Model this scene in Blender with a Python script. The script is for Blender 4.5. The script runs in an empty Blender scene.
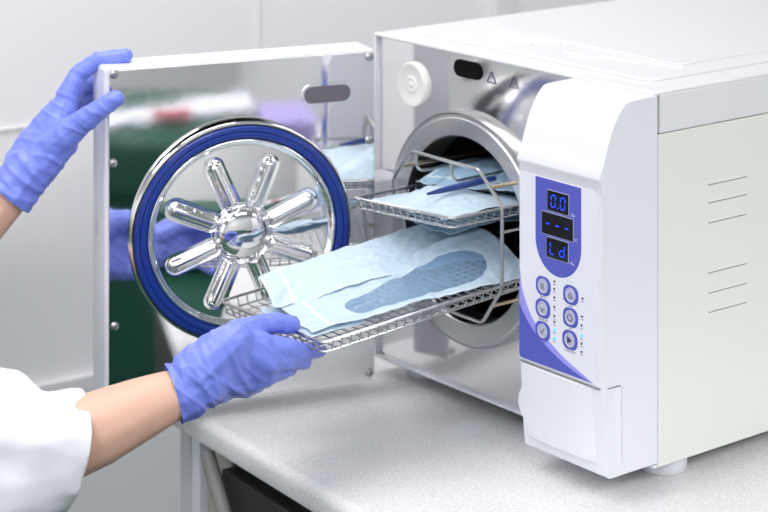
import bpy, bmesh, math, random
from mathutils import Vector, Matrix, noise
random.seed(7)
C = bpy.context.scene.collection
PI = math.pi
V = Vector
# ---------------------------------------------------------------- camera frame
FW = V((-0.78141, 0.62402, 0.0)); RT = V((0.62402, 0.78141, 0.0))
CAM = V((2.07225, -1.64535, 0.853)); FPX = 2130.0
def at(px, py, d):
    return CAM + d * (FW + RT * ((px - 384) / FPX) + V((0, 0, -(py + 330) / FPX)))
# ---------------------------------------------------------------- materials
def pmat(name, col, rough=0.5, metal=0.0, **kw):
    m = bpy.data.materials.new(name); m.use_nodes = True
    b = m.node_tree.nodes['Principled BSDF']
    b.inputs['Base Color'].default_value = (*col, 1)
    b.inputs['Roughness'].default_value = rough
    b.inputs['Metallic'].default_value = metal
    for k, v in kw.items():
        b.inputs[k.replace('_', ' ')].default_value = v
    return m
def noise_bump(m, scale, strength, dist=0.001, detail=3, mapping=None, rough_var=None):
    nt = m.node_tree; b = nt.nodes['Principled BSDF']
    tc = nt.nodes.new('ShaderNodeTexCoord'); n = nt.nodes.new('ShaderNodeTexNoise')
    n.inputs['Scale'].default_value = scale; n.inputs['Detail'].default_value = detail
    src = tc.outputs['Object']
    if mapping:
        mp = nt.nodes.new('ShaderNodeMapping'); mp.inputs['Scale'].default_value = mapping
        nt.links.new(src, mp.inputs['Vector']); src = mp.outputs['Vector']
    nt.links.new(src, n.inputs['Vector'])
    bp = nt.nodes.new('ShaderNodeBump'); bp.inputs['Strength'].default_value = strength
    bp.inputs['Distance'].default_value = dist
    nt.links.new(n.outputs['Fac'], bp.inputs['Height']); nt.links.new(bp.outputs['Normal'], b.inputs['Normal'])
    if rough_var:
        mr = nt.nodes.new('ShaderNodeMapRange'); mr.inputs['To Min'].default_value = rough_var[0]; mr.inputs['To Max'].default_value = rough_var[1]
        nt.links.new(n.outputs['Fac'], mr.inputs['Value']); nt.links.new(mr.outputs['Result'], b.inputs['Roughness'])
    return m
def speckle(m, c1, c2, scale=500, lo=.35, hi=.65):
    nt = m.node_tree; b = nt.nodes['Principled BSDF']
    tc = nt.nodes.new('ShaderNodeTexCoord'); n = nt.nodes.new('ShaderNodeTexNoise')
    n.inputs['Scale'].default_value = scale; n.inputs['Detail'].default_value = 2
    nt.links.new(tc.outputs['Object'], n.inputs['Vector'])
    r = nt.nodes.new('ShaderNodeValToRGB')
    r.color_ramp.elements[0].position = lo; r.color_ramp.elements[0].color = (*c1, 1)
    r.color_ramp.elements[1].position = hi; r.color_ramp.elements[1].color = (*c2, 1)
    nt.links.new(n.outputs['Fac'], r.inputs['Fac']); nt.links.new(r.outputs['Color'], b.inputs['Base Color'])
    return m
M = {}
M['plastic'] = noise_bump(pmat('white_plastic', (.735, .745, .795), .34), 900, .04)
M['cover'] = noise_bump(pmat('white_painted_cover', (.72, .725, .74), .35), 900, .04)
M['side'] = noise_bump(pmat('cream_painted_metal', (.74, .77, .72), .4), 900, .05)
M['mirror'] = noise_bump(pmat('mirror_steel', (.88, .88, .88), .045, 1.0), 14, .05, .002)
M['panelsteel'] = noise_bump(pmat('polished_steel', (.84, .83, .84), .11, 1.0), 9, .05, .003)
M['dish'] = noise_bump(pmat('pressed_mirror_steel', (.86, .86, .86), .05, 1.0), 20, .03, .002)
M['chrome'] = pmat('chrome_wire', (.56, .56, .56), .30, 1.0)
M['shine'] = pmat('bright_chrome', (.82, .82, .82), .10, 1.0)
M['brass'] = pmat('brassy_rod', (.62, .50, .34), .3, 1.0)
M['flange'] = noise_bump(pmat('satin_steel', (.66, .66, .68), .30, 1.0), 60, .1, .001)
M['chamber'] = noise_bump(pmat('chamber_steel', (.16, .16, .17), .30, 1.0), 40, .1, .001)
M['gasket'] = pmat('blue_silicone', (.010, .036, .25), .2)
M['black'] = pmat('black_rubber', (.012, .012, .014), .5)
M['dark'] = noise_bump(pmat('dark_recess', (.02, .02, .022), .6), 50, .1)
M['screw'] = pmat('screw_steel', (.42, .42, .42), .35, 1.0)
M['filter'] = noise_bump(pmat('white_filter_plastic', (.78, .78, .75), .4), 300, .1)
M['overlay'] = pmat('silver_overlay', (.74, .75, .83), .28)
M['blue'] = pmat('panel_blue', (.085, .10, .48), .3)
M['lilac'] = pmat('panel_lilac', (.30, .30, .78), .3)
M['display'] = pmat('display_black', (.006, .006, .008), .12)
M['key'] = pmat('key_silver', (.45, .46, .60), .35)
M['ink'] = pmat('dark_ink', (.05, .05, .10), .5)
M['white_ink'] = pmat('white_ink', (.8, .8, .9), .5)
def emit(name, col, s):
    m = pmat(name, (0, 0, 0), .5); b = m.node_tree.nodes['Principled BSDF']
    b.inputs['Emission Color'].default_value = (*col, 1); b.inputs['Emission Strength'].default_value = s
    return m
M['digit'] = emit('blue_digit', (.01, .06, 1.0), 1.6)
M['led'] = emit('blue_led', (.05, .45, 1.0), 2.0)
M['counter'] = speckle(pmat('speckled_laminate', (.6, .62, .62), .38), (.62, .63, .635), (.83, .83, .835), 600)
M['wall'] = noise_bump(pmat('white_wall_panel', (.88, .88, .90), .45), 30, .03)
M['trim'] = noise_bump(pmat('white_trim', (.80, .80, .82), .4), 30, .03)
M['ceil'] = noise_bump(pmat('white_ceiling', (.8, .8, .8), .8), 60, .1)
M['floor'] = noise_bump(pmat('green_vinyl', (.010, .062, .042), .45), 20, .05)
M['leg'] = pmat('grey_painted_leg', (.22, .22, .21), .5)
M['beige'] = pmat('beige_board', (.45, .44, .39), .5)
M['board'] = pmat('pale_grey_board', (.55, .56, .58), .5)
M['boardw'] = pmat('white_board_edge', (.74, .76, .84), .45)
M['skin'] = noise_bump(pmat('skin', (.68, .42, .32), .5, 0, Subsurface_Weight=.12, Subsurface_Scale=.01), 220, .12, .0006)
M['skin'].node_tree.nodes['Principled BSDF'].inputs['Subsurface Radius'].default_value = (1, .35, .2)
M['coat'] = noise_bump(pmat('white_cotton', (.70, .71, .77), .85), 1200, .15, .0005)
M['trousers'] = noise_bump(pmat('grey_cotton', (.35, .37, .42), .85), 1200, .15, .0005)
M['shoe'] = pmat('white_shoe', (.7, .7, .7), .5)
M['hair'] = noise_bump(pmat('brown_hair', (.06, .035, .02), .6), 300, .5, .002, mapping=(1, 1, .1))
gl = pmat('nitrile', (.175, .235, .76), .40, 0, Coat_Weight=.05)
M['glove'] = gl
# gloves: fine crinkles
nt = gl.node_tree; b = nt.nodes['Principled BSDF']; tc = nt.nodes.new('ShaderNodeTexCoord')
n1 = nt.nodes.new('ShaderNodeTexNoise'); n1.inputs['Scale'].default_value = 48; n1.inputs['Detail'].default_value = 3; n1.inputs['Distortion'].default_value = .8; n1.noise_type = 'RIDGED_MULTIFRACTAL' if hasattr(n1, 'noise_type') else n1.noise_type
n2 = nt.nodes.new('ShaderNodeTexNoise'); n2.inputs['Scale'].default_value = 900
ad = nt.nodes.new('ShaderNodeMath'); ad.operation = 'MULTIPLY_ADD'; ad.inputs[1].default_value = .08
bp = nt.nodes.new('ShaderNodeBump'); bp.inputs['Strength'].default_value = .5; bp.inputs['Distance'].default_value = .0025
mp_ = nt.nodes.new('ShaderNodeMapping'); mp_.inputs['Rotation'].default_value = (.3, .5, .9); mp_.inputs['Scale'].default_value = (1.5, .35, .8); nt.links.new(tc.outputs['Object'], mp_.inputs['Vector']); nt.links.new(mp_.outputs['Vector'], n1.inputs['Vector']); nt.links.new(tc.outputs['Object'], n2.inputs['Vector'])
nt.links.new(n2.outputs['Fac'], ad.inputs[0]); nt.links.new(n1.outputs['Fac'], ad.inputs[2])
nt.links.new(ad.outputs[0], bp.inputs['Height']); nt.links.new(bp.outputs['Normal'], b.inputs['Normal'])
# ---------------------------------------------------------------- object helpers
def empty(name, loc=(0, 0, 0)):
    o = bpy.data.objects.new(name, None); C.objects.link(o); o.location = loc; o.empty_display_size = .05
    return o
def tag(o, label=None, cat=None, group=None, kind=None):
    for k, v in (('label', label), ('category', cat), ('group', group), ('kind', kind)):
        if v: o[k] = v
    return o
def fin(name, bm, mat, parent=None, smooth=True, bevel=0, seg=3, mats=None, auto=35):
    me = bpy.data.meshes.new(name)
    bmesh.ops.recalc_face_normals(bm, faces=bm.faces)
    bm.to_mesh(me); bm.free()
    for x in (mats or [mat]): me.materials.append(M[x] if isinstance(x, str) else x)
    if smooth:
        me.shade_smooth()
        if auto: me.set_sharp_from_angle(angle=math.radians(auto))
    o = bpy.data.objects.new(name, me); C.objects.link(o)
    if bevel:
        md = o.modifiers.new('bevel', 'BEVEL'); md.width = bevel; md.segments = seg; md.limit_method = 'ANGLE'
        md.harden_normals = False
    if parent: 
        o.parent = parent
        # all meshes are authored in world space: keep them there
        mw = Matrix.Identity(4); p = parent
        while p: mw = p.matrix_basis @ mw; p = p.parent
        o.matrix_parent_inverse = Matrix.Identity(4); me.transform(mw.inverted())
    else:
        # origin at the base of the thing
        vs = [v.co for v in me.vertices]
        c = V(((min(v.x for v in vs) + max(v.x for v in vs)) / 2, (min(v.y for v in vs) + max(v.y for v in vs)) / 2, min(v.z for v in vs)))
        me.transform(Matrix.Translation(-c)); o.location = c
    return o
def box(bm, x0, x1, y0, y1, z0, z1, mat=0, T=None):
    ps = [V((x, y, z)) for z in (z0, z1) for y in (y0, y1) for x in (x0, x1)]
    if T: ps = [T @ p for p in ps]
    vs = [bm.verts.new(p) for p in ps]
    for f in ((0, 2, 3, 1), (4, 5, 7, 6), (0, 1, 5, 4), (2, 6, 7, 3), (0, 4, 6, 2), (1, 3, 7, 5)):
        fc = bm.faces.new([vs[i] for i in f]); fc.material_index = mat
def prism(bm, outline, T, d0, d1, mat=0):
    """outline: 2D pts; T maps (a, b, depth) to world"""
    A = [bm.verts.new(T(a, b, d0)) for a, b in outline]; B = [bm.verts.new(T(a, b, d1)) for a, b in outline]
    n = len(outline)
    bm.faces.new(A).material_index = mat; bm.faces.new(B[::-1]).material_index = mat
    for i in range(n): bm.faces.new([A[i], B[i], B[(i + 1) % n], A[(i + 1) % n]]).material_index = mat
def rrect(a0, a1, b0, b1, r, n=6, rs=None):
    rs = rs or (r, r, r, r); pts = []
    for k, (ca, cb, sa, sb) in enumerate(((a1, b1, -1, -1), (a0, b1, 1, -1), (a0, b0, 1, 1), (a1, b0, -1, 1))):
        rr = max(rs[k], 1e-5)
        for i in range(n + 1):
            t = (k + i / n) * PI / 2
            pts.append((ca + sa * rr + rr * math.cos(t), cb + sb * rr + rr * math.sin(t)))
    return pts
def tube(bm, pts, r, n=8, closed=False, cap=True):
    pts = [V(p) for p in pts]; N = len(pts); rings = []
    rr = r if isinstance(r, (list, tuple)) else [r] * N
    t0 = (pts[1] - pts[0]).normalized(); up = V((0, 0, 1)) if abs(t0.z) < .9 else V((1, 0, 0))
    nx = t0.cross(up).normalized()
    for i in range(N):
        if closed: t = (pts[(i + 1) % N] - pts[i - 1]).normalized()
        elif i == 0: t = t0
        elif i == N - 1: t = (pts[-1] - pts[-2]).normalized()
        else: t = (pts[i + 1] - pts[i - 1]).normalized()
        nx = (nx - t * nx.dot(t)).normalized(); ny = t.cross(nx)
        rings.append([bm.verts.new(pts[i] + rr[i] * (math.cos(2 * PI * k / n) * nx + math.sin(2 * PI * k / n) * ny)) for k in range(n)])
    for i in range(N if closed else N - 1):
        A, B = rings[i], rings[(i + 1) % N]
        for k in range(n): bm.faces.new([A[k], A[(k + 1) % n], B[(k + 1) % n], B[k]])
    if cap and not closed:
        bm.faces.new(rings[0][::-1]); bm.faces.new(rings[-1])
def fillet(pts, r, n=4, closed=False):
    """round the corners of a polyline"""
    pts = [V(p) for p in pts]; out = []; N = len(pts)
    for i in range(N):
        if not closed and i in (0, N - 1): out.append(pts[i]); continue
        a, b, c = pts[i - 1], pts[i], pts[(i + 1) % N]
        u = (a - b); w = (c - b); q = min(r, u.length * .45, w.length * .45)
        p0 = b + u.normalized() * q; p1 = b + w.normalized() * q
        for k in range(n + 1):
            t = k / n; out.append((1 - t) ** 2 * p0 + 2 * t * (1 - t) * b + t * t * p1)
    return out
def lathe(bm, prof, T, n=64, closed_prof=False, mats=None):
    """prof: [(r, h)], T maps (a, b, h) -> world"""
    rings = []
    for r, h in prof:
        if r < 1e-6: rings.append([bm.verts.new(T(0, 0, h))])
        else: rings.append([bm.verts.new(T(r * math.cos(2 * PI * k / n), r * math.sin(2 * PI * k / n), h)) for k in range(n)])
    m = len(prof)
    for i in range(m if closed_prof else m - 1):
        A, B = rings[i], rings[(i + 1) % m]
        for k in range(n):
            k2 = (k + 1) % n
            if len(A) == 1 and len(B) == 1: continue
            if len(A) == 1: bm.faces.new([A[0], B[k], B[k2]])
            elif len(B) == 1: bm.faces.new([A[k], A[k2], B[0]])
            else: bm.faces.new([A[k], A[k2], B[k2], B[k]])
def text_mesh(s, size, T, thick=.0001):
    """flat raised lettering; T maps (a, b, depth) -> world"""
    cu = bpy.data.curves.new('t', 'FONT'); cu.body = s; cu.size = size; cu.align_x = 'CENTER'; cu.align_y = 'CENTER'
    cu.resolution_u = 2
    ob = bpy.data.objects.new('t', cu); C.objects.link(ob)
    dg = bpy.context.evaluated_depsgraph_get(); me = bpy.data.meshes.new_from_object(ob.evaluated_get(dg))
    bm = bmesh.new(); bm.from_mesh(me)
    bpy.data.objects.remove(ob); bpy.data.curves.remove(cu); bpy.data.meshes.remove(me)
    for v in bm.verts: v.co = T(v.co.x, v.co.y, thick)
    return bm
def merge(dst, src):
    me = bpy.data.meshes.new('tmp'); src.to_mesh(me); src.free(); dst.from_mesh(me); bpy.data.meshes.remove(me)

def sm(x): x = max(0, min(1, x)); return x * x * (3 - 2 * x)
W, H, D = .48, .403, .60
# ================================================================= AUTOCLAVE
auto = empty('autoclave', (.24, .30, -.018))
tag(auto, 'white tabletop steam autoclave with open mirrored door and blue control panel', 'autoclave')
# -- casing: a hollow cabinet open at the front -------------------
HSB = .0022
bm = bmesh.new()
box(bm, W - .004, W, HSB, D, .002, .3572)         # right side sheet
box(bm, 0, .004, .001, D, .002, .3572)
box(bm, .004, W - .004, D - .004, D, .002, .355)
box(bm, .004, W - .004, .03, D - .004, .002, .006)
sh = fin('side_casing', bm, 'side', auto, False, .0008, 2); sh['label'] = 'cream side casing with two sets of louvres'
for z in (.293, .2734, .2516, .197, .175, .154):
    bm = bmesh.new(); tube(bm, [(W + .0003, .0805, z), (W + .0003, .1425, z)], .0008, 6); lv = fin('louvre', bm, 'side', auto)
    bm = bmesh.new(); box(bm, W, W + .0003, .0805, .1425, z - .0018, z - .0009); fin('louvre_slot', bm, 'leg', lv)
# -- top cover -----------------------------------------------------
bm = bmesh.new(); box(bm, -.001, W + .001, .0045, D + .001, .358, .4); box(bm, -.001, W + .001, -.004, D + .001, .3985, H)
tc_ = fin('top_cover', bm, 'cover', auto, True, .0018, 3)
bm = bmesh.new()
TT = lambda a, b, d: V((a, b, H + d))
prism(bm, rrect(.045, .440, .030, .56, .02), TT, -.001, .0035)
pd = fin('raised_top_pad', bm, 'cover', tc_, True, .003, 3)
bm = bmesh.new(); prism(bm, rrect(.075, .405, .115, .53, .012), TT, .003, .0055)
fin('cover_inner_pad', bm, 'cover', tc_, True, .0015, 3)
for k, (x0, x1) in enumerate(((.12, .20), (.13, .21), (.14, .22), (.26, .33), (.30, .37), (.345, .42))):
    yy = (.075, .090, .105, .075, .090, .105)[k]
    bm = bmesh.new(); tube(bm, [(x0, yy, H + .0035), (x1, yy, H + .0035)], .0016, 8); fin('cover_rib', bm, 'cover', tc_)
# -- front fascia, mirror polished --------------------------------
CX, CZ, RO, RI = .175, .1955, .135, .109
bm = bmesh.new()
Nn = 96
outer = []
x0, x1, z0, z1 = .003, W - .003, .005, .3565
for k in range(Nn):
    a = 2 * PI * (k + .5) / Nn; dx, dz = math.cos(a), math.sin(a)
    t = min(((x1 - CX) / dx if dx > 0 else (x0 - CX) / dx) if abs(dx) > 1e-9 else 9, ((z1 + .044 - CZ) / dz if dz > 0 else (z0 - CZ) / dz) if abs(dz) > 1e-9 else 9)
    outer.append((CX + dx * t, CZ + dz * t))
inner = [(CX + (RI + .005) * math.cos(2 * PI * (k + .5) / Nn), CZ + (RI + .005) * math.sin(2 * PI * (k + .5) / Nn)) for k in range(Nn)]
A = [bm.verts.new((x, .002, z)) for x, z in outer]; B = [bm.verts.new((x, .002, z)) for x, z in inner]
A2 = [bm.verts.new((x, .004, z)) for x, z in outer]; B2 = [bm.verts.new((x, .004, z)) for x, z in inner]
for k in range(Nn):
    j = (k + 1) % Nn
    bm.faces.new([A[k], A[j], B[j], B[k]]); bm.faces.new([A2[k], B2[k], B2[j], A2[j]])
    bm.faces.new([A[k], A2[k], A2[j], A[j]]); bm.faces.new([B[k], B[j], B2[j], B2[k]])
# patch the four corners the radial fan leaves out
fas = fin('front_fascia', bm, 'panelsteel', auto, True, 0, auto=30)
bm = bmesh.new()
box(bm, -.0005, .003, -.004, .004, .002, .399); box(bm, .003, W - .001, -.004, .004, .0015, .005)
box(bm, .003, W - .001, -.003, .0035, .3985, .4015)
fin('fascia_frame', bm, 'plastic', auto, True, .0006, 2)
bm = bmesh.new(); prism(bm, rrect(.1465, .1965, .3715, .3915, .0098, 8), lambda a, b, d: V((a, d, b)), .0005, .0016)
fin('fascia_slot', bm, pmat('black_slot', (.004, .004, .004), .9, 0, Specular_IOR_Level=.1), fas)
# warning marks
def tri_mark(cx, cz, s, glyph):
    bm = bmesh.new(); pts = [(cx, cz + s), (cx - s * .87, cz - s * .55), (cx + s * .87, cz - s * .55)]
    for i in range(3):
        a, b = pts[i], pts[(i + 1) % 3]
        tube(bm, [(a[0], .0019, a[1]), (b[0], .0017, b[1])], .0007, 5)
    if glyph:
        tube(bm, [(cx, .0019, cz + s * .45), (cx, .0019, cz - .05 * s)], .0005, 5); tube(bm, [(cx, .0019, cz - .25 * s), (cx, .0019, cz - .36 * s)], .0005, 5)
    else:
        for k in (-1, 0, 1): tube(bm, [(cx + k * .25 * s, .0019, cz - .35 * s), (cx + k * .25 * s, .0019, cz + .1 * s)], .0004, 5)
    fin('warning_mark', bm, 'ink', fas)
tri_mark(.213, .377, .0085, True); tri_mark(.252, .377, .0085, False)
# round filter cap
TY = lambda cx, cz, y0: (lambda a, b, h: V((cx + a, y0 - h, cz + b)))
bm = bmesh.new(); lathe(bm, [(0, .0045), (.006, .0045), (.0075, .0052), (.009, .0052), (.0105, .0040), (.020, .0042), (.0225, .0058), (.0258, .0058), (.0272, .0045), (.0275, .0)], TY(.0705, .349, .002), 64)
fin('filter_cap', bm, 'filter', auto)
bm = bmesh.new(); lathe(bm, [(0, .0053), (.0035, .0053), (.0042, .005), (.0045, .004)], TY(.0705, .349, .002), 32)
fin('filter_knob', bm, 'filter', auto)
# chamber flange and drum
bm = bmesh.new(); lathe(bm, [(RI, -.03), (RI, .0105), (RI + .0018, .0125), (RO - .006, .0125), (RO - .0045, .0112), (RO - .001, .0112), (RO, .008), (RO - .001, -.001)], TY(CX, CZ, .002), 128)
fl = fin('chamber_flange', bm, 'flange', auto, True, auto=20)
bm = bmesh.new(); lathe(bm, [(RO - .0015, .0110), (RO + .001, .0120), (RO + .0022, .010), (RO + .0022, -.001)], TY(CX, CZ, .002), 128)
e = fin('flange_edge', bm, 'chrome', fl)
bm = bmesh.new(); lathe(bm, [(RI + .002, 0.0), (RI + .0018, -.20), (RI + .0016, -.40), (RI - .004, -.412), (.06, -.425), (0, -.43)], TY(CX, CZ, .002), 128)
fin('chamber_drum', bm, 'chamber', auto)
bm = bmesh.new()
for sx, z in ((-1, .255), (-1, .15), (1, .255), (1, .15)):
    r = math.sqrt((RI) ** 2 - (z - CZ) ** 2) - .001
    tube(bm, [(CX + sx * r, .02, z), (CX + sx * r, .39, z)], .002, 8)
fin('chamber_rail', bm, 'chrome', auto)
# hinge bracket between fascia and door
bm = bmesh.new(); box(bm, .010, .052, -.052, .001, .165, .236)
hb = fin('hinge_bracket', bm, 'plastic', auto, True, .004, 3)
bm = bmesh.new(); tube(bm, [(.030, -.044, .150), (.030, -.044, .246)], .0075, 20); fin('hinge_pin', bm, 'flange', hb)
# feet
for x, y in ((.447, .045), (.045, .045), (.447, .54), (.045, .54)):
    bm = bmesh.new(); lathe(bm, [(0, -.0178), (.0235, -.0178), (.0252, -.0165), (.0262, .002), (0, .002)], lambda a, b, h: V((x + a, y + b, h)), 48)
    fin('foot', bm, 'plastic', auto, True, auto=50)
# -- control housing -------------------------------------------------
HX0, HX1 = .354, .4815
prof = [(.0, .3995), (.040, .3985), (.0475, .397), (.054, .391), (.061, .382), (.069, .3685), (.0755, .352), (.0815, .333), (.0868, .3235), (.0868, .3205), (.0832, .316), (.0828, .3), (.0828, .104), (.0815, .1035), (.0815, .102), (.077, .030), (.0745, .0100), (.071, .0075), (.0, .0075)]
bm = bmesh.new()
inset = [.0] * len(prof)
L_ = []
# side walls lean in a little near the front for a moulded look
def sect(x, sgn, shrink):
    return [bm.verts.new((x, -p, z)) for p, z in prof]
A = sect(HX0, -1, 0); B = sect(HX1, 1, 0)
for i in range(len(prof)):
    j = (i + 1) % len(prof); bm.faces.new([A[i], A[j], B[j], B[i]])
bm.faces.new(A[::-1]); bm.faces.new(B)
ch = fin('control_housing', bm, 'plastic', auto, True, .0045, 4, auto=50)
ch.modifiers['bevel'].angle_limit = math.radians(40)
# service flap, wrapping the corner
bm = bmesh.new()
fp = rrect(HX0 - .0035, HX1 + .0012, 0, 0, 0)
out = []
def flap_section(z, p_front, bulge):
    # plan outline of the flap at height z, front left to right rear
    pts = [(HX0 - .0004 - bulge, -.060), (HX0 - .0014 - bulge, -p_front + .008), (HX0 + .004 - bulge * .6, -p_front - .0018)]
    pts += [(HX0 + .05, -p_front - .0036), (HX1 - .05, -p_front - .0036), (HX1 - .024, -p_front - .0022), (HX1 - .010, -p_front + .0025), (HX1 - .003, -p_front + .009), (HX1 + .0010, -p_front + .020), (HX1 + .0012, -.055)]
    pts += [(HX1 - .004, -.055), (HX0 + .006, -.060)]
    return pts
zs = [.0205, .0225, .030, .038, .046, .054, .062, .068, .074, .085, .098, .1005, .1012]
rings = []
for z in zs:
    pf = .0775 + (.0815 - .0775) * (z - .02) / .08
    bl = .0135 * math.exp(-((z - .056) / .0135) ** 2) - .010 * sm((.046 - z) / .02)
    s = .0012 if z in (zs[0], zs[-1]) else 0
    rings.append([bm.verts.new((x, y + s, z)) for x, y in flap_section(z, pf, bl)])
for a, b_ in zip(rings, rings[1:]):
    for k in range(len(a)): bm.faces.new([a[k], a[(k + 1) % len(a)], b_[(k + 1) % len(a)], b_[k]])
bm.faces.new(rings[0][::-1]); bm.faces.new(rings[-1])
flp = fin('service_flap', bm, 'plastic', auto, True, .0008, 2, auto=45)
bm = bmesh.new(); tube(bm, fillet([(HX0, -.0600, .1024), (HX0, -.0826, .1024), (HX1 - .004, -.0826, .1024), (HX1 + .0001, -.074, .1024), (HX1 + .0001, -.0545, .1024), (HX1 + .0001, -.0545, .0215)], .004), .0007, 6); fin('flap_gap', bm, 'leg', ch)
# -- membrane overlay ---------------------------------------------
PY = -.0828
TP = lambda a, b, d: V((a, PY - d, b))
bm = bmesh.new(); prism(bm, rrect(HX0 + .0012, .4745, .1065, .3085, 0, 8, (.010, .001, .004, .004)), TP, -.0005, .0008)
ov = fin('control_overlay', bm, 'overlay', ch, True, .0003, 2)
ov['label'] = 'silver control overlay with blue displays and keys'
# blue tongue
pts = [(.381, .3078), (.4515, .3078)]
for k in range(25):
    a = -PI * k / 24; pts.append((.41625 + .03525 * math.cos(a), .2425 + .036 * math.sin(a)))
pts = [(x, min(z, .3078)) for x, z in pts]
bm = bmesh.new(); prism(bm, pts[::-1], TP, .0007, .00105)
fin('blue_display_surround', bm, 'blue', ch, False)
# swoosh
def curve(pts, n=14):
    out = []
    P = [V((*p, 0)) for p in pts]; P = [2 * P[0] - P[1]] + P + [2 * P[-1] - P[-2]]
    for i in range(1, len(P) - 2):
        for k in range(n):
            t = k / n; a, b, c, d = P[i - 1], P[i], P[i + 1], P[i + 2]
            q = .5 * ((2 * b) + (c - a) * t + (2 * a - 5 * b + 4 * c - d) * t * t + (3 * b - a - 3 * c + d) * t ** 3); out.append((q.x, q.y))
    out.append(pts[-1]); return out
xl = HX0 + .0013
s1 = curve([(xl, .205), (.361, .178), (.380, .1495), (.4174, .1265), (.445, .1155), (.4685, .1072)])
bm = bmesh.new(); prism(bm, (s1 + [(.360, .1068), (.3565, .1075), (xl, .111)])[::-1], TP, .0007, .00095); fin('swoosh_band', bm, 'lilac', ch, False)
s2 = curve([(xl, .164), (.369, .148), (.386, .1345), (.4205, .1185), (.45, .1098), (.4685, .1070)])
bm = bmesh.new(); prism(bm, (s2 + [(.360, .1067), (.3565, .1074), (xl, .1108)])[::-1], TP, .0009, .00115); fin('swoosh_corner', bm, 'blue', ch, False)
# displays
def seg_digit(bm, cx, cz, w, h, segs, T, t=.0016, sl=.08):
    S = {'a': ((-w/2, h/2), (w/2, h/2)), 'g': ((-w/2, 0), (w/2, 0)), 'd': ((-w/2, -h/2), (w/2, -h/2)),
         'f': ((-w/2, h/2), (-w/2, 0)), 'b': ((w/2, h/2), (w/2, 0)), 'e': ((-w/2, 0), (-w/2, -h/2)), 'c': ((w/2, 0), (w/2, -h/2))}
    for s in segs:
        (xa, za), (xb, zb) = S[s]; u = V((xb - xa, zb - za)); L = u.length; u /= L; n_ = V((-u.y, u.x)); g = t * .35
        A_ = V((xa, za)) + u * g; B_ = V((xb, zb)) - u * g
        o = [A_, A_ + u * t/2 + n_ * t/2, B_ - u * t/2 + n_ * t/2, B_, B_ - u * t/2 - n_ * t/2, A_ + u * t/2 - n_ * t/2]
        prism(bm, [(cx + p.x + sl * p.y, cz + p.y) for p in o], T, .0018, .0020)
for (a0, a1, b0, b1, kind) in ((.4003, .4327, .2753, .2967, 0), (.3917, .4396, .2490, .2724, 1), (.3990, .4320, .2250, .2462, 2)):
    bm = bmesh.new(); prism(bm, rrect(a0 - .0007, a1 + .0007, b0 - .0007, b1 + .0007, .0008), TP, .0008, .0014)
    fr = fin('display_frame', bm, 'key', ch, False)
    bm = bmesh.new(); prism(bm, rrect(a0, a1, b0, b1, .0004), TP, .0010, .0018)
    fin('display', bm, 'display', ch, False)
    bm = bmesh.new(); cz = (b0 + b1) / 2; cx = (a0 + a1) / 2
    if kind == 0:
        seg_digit(bm, cx - .0068, cz, .0068, .0125, 'abcdef', TP); seg_digit(bm, cx + .0078, cz, .0068, .0125, 'abcdef', TP)
        prism(bm, rrect(cx - .0006, cx + .0010, cz - .0072, cz - .0056, .0003), TP, .0018, .0020)
    elif kind == 1:
        for k in (-1, 0, 1): seg_digit(bm, cx + k * .0145, cz, .0072, .0125, 'g', TP)
    else:
        seg_digit(bm, cx - .0072, cz, .0068, .0125, 'def', TP); seg_digit(bm, cx + .0078, cz, .0068, .0125, 'bcdeg', TP)
    fin('lit_digits', bm, 'digit', ch, False)
for s, x, z in (('Bar', .4400, .2765), ('\u00b0C', .4435, .2512), ('Min', .4385, .2250)):
    fin('unit_lettering', text_mesh(s, .0044, lambda a, b, d: TP(x + a, z + b, .0012)), 'white_ink', ch, False)
# keys
caps = ('SELECT', 'PROGRAM', 'PRINT', 'DRY', 'SET', 'START/STOP')
for k, (x, z) in enumerate(((.3932, .1918), (.3926, .1675), (.3924, .1433), (.4358, .1919), (.4354, .1679), (.4345, .1439))):
    bm = bmesh.new(); prism(bm, rrect(x - .0115, x + .0115, z - .0102, z + .0102, .0085, 8), TP, .0007, .0014)
    kb = fin('key', bm, 'blue', ch, True, .0004, 2)
    bm = bmesh.new(); lathe(bm, [(.0078, .0010), (.0078, .0019), (.0072, .0022), (.0062, .0020), (.0056, .0014), (.0050, .0017), (0, .0022)], lambda a, b, h: TP(x + a, z + b, h), 32)
    fin('key_button', bm, 'key', ch)
    bm = bmesh.new(); T = lambda a, b, d: TP(x + a, z + b, d)
    if k == 5: prism(bm, [(-.0028, .0038), (-.0028, -.0038), (.0042, 0)], T, .0019, .0025)
    elif k == 4: tube(bm, [T(.0035 * math.cos(i * PI / 8), .0035 * math.sin(i * PI / 8), .0021) for i in range(16)], .0004, 5, True)
    elif k == 3: 
        tube(bm, [T(-.003, -.002, .0021), T(0, .003, .0021), T(.003, -.002, .0021)], .0005, 5); tube(bm, [T(-.003, -.003, .0021), T(.003, -.003, .0021)], .0004, 5)
    elif k == 0: tube(bm, [T(-.002, .003, .0021), T(-.002, -.003, .0021)], .0005, 5); tube(bm, [T(.001, .003, .0021), T(.001, -.003, .0021)], .0005, 5)
    elif k == 1: tube(bm, [T(-.003, .001, .0021), T(0, -.003, .0021), T(.003, .001, .0021)], .0005, 5)
    else: tube(bm, [T(-.003, 0, .0021), T(-.001, -.0025, .0021), T(.003, .0028, .0021)], .0005, 5)
    fin('key_symbol', bm, 'ink', ch)
    fin('key_lettering', text_mesh(caps[k], .0030, lambda a, b, d: TP(x + a, z - .0122 + b, .0010)), 'ink', ch, False)
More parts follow.
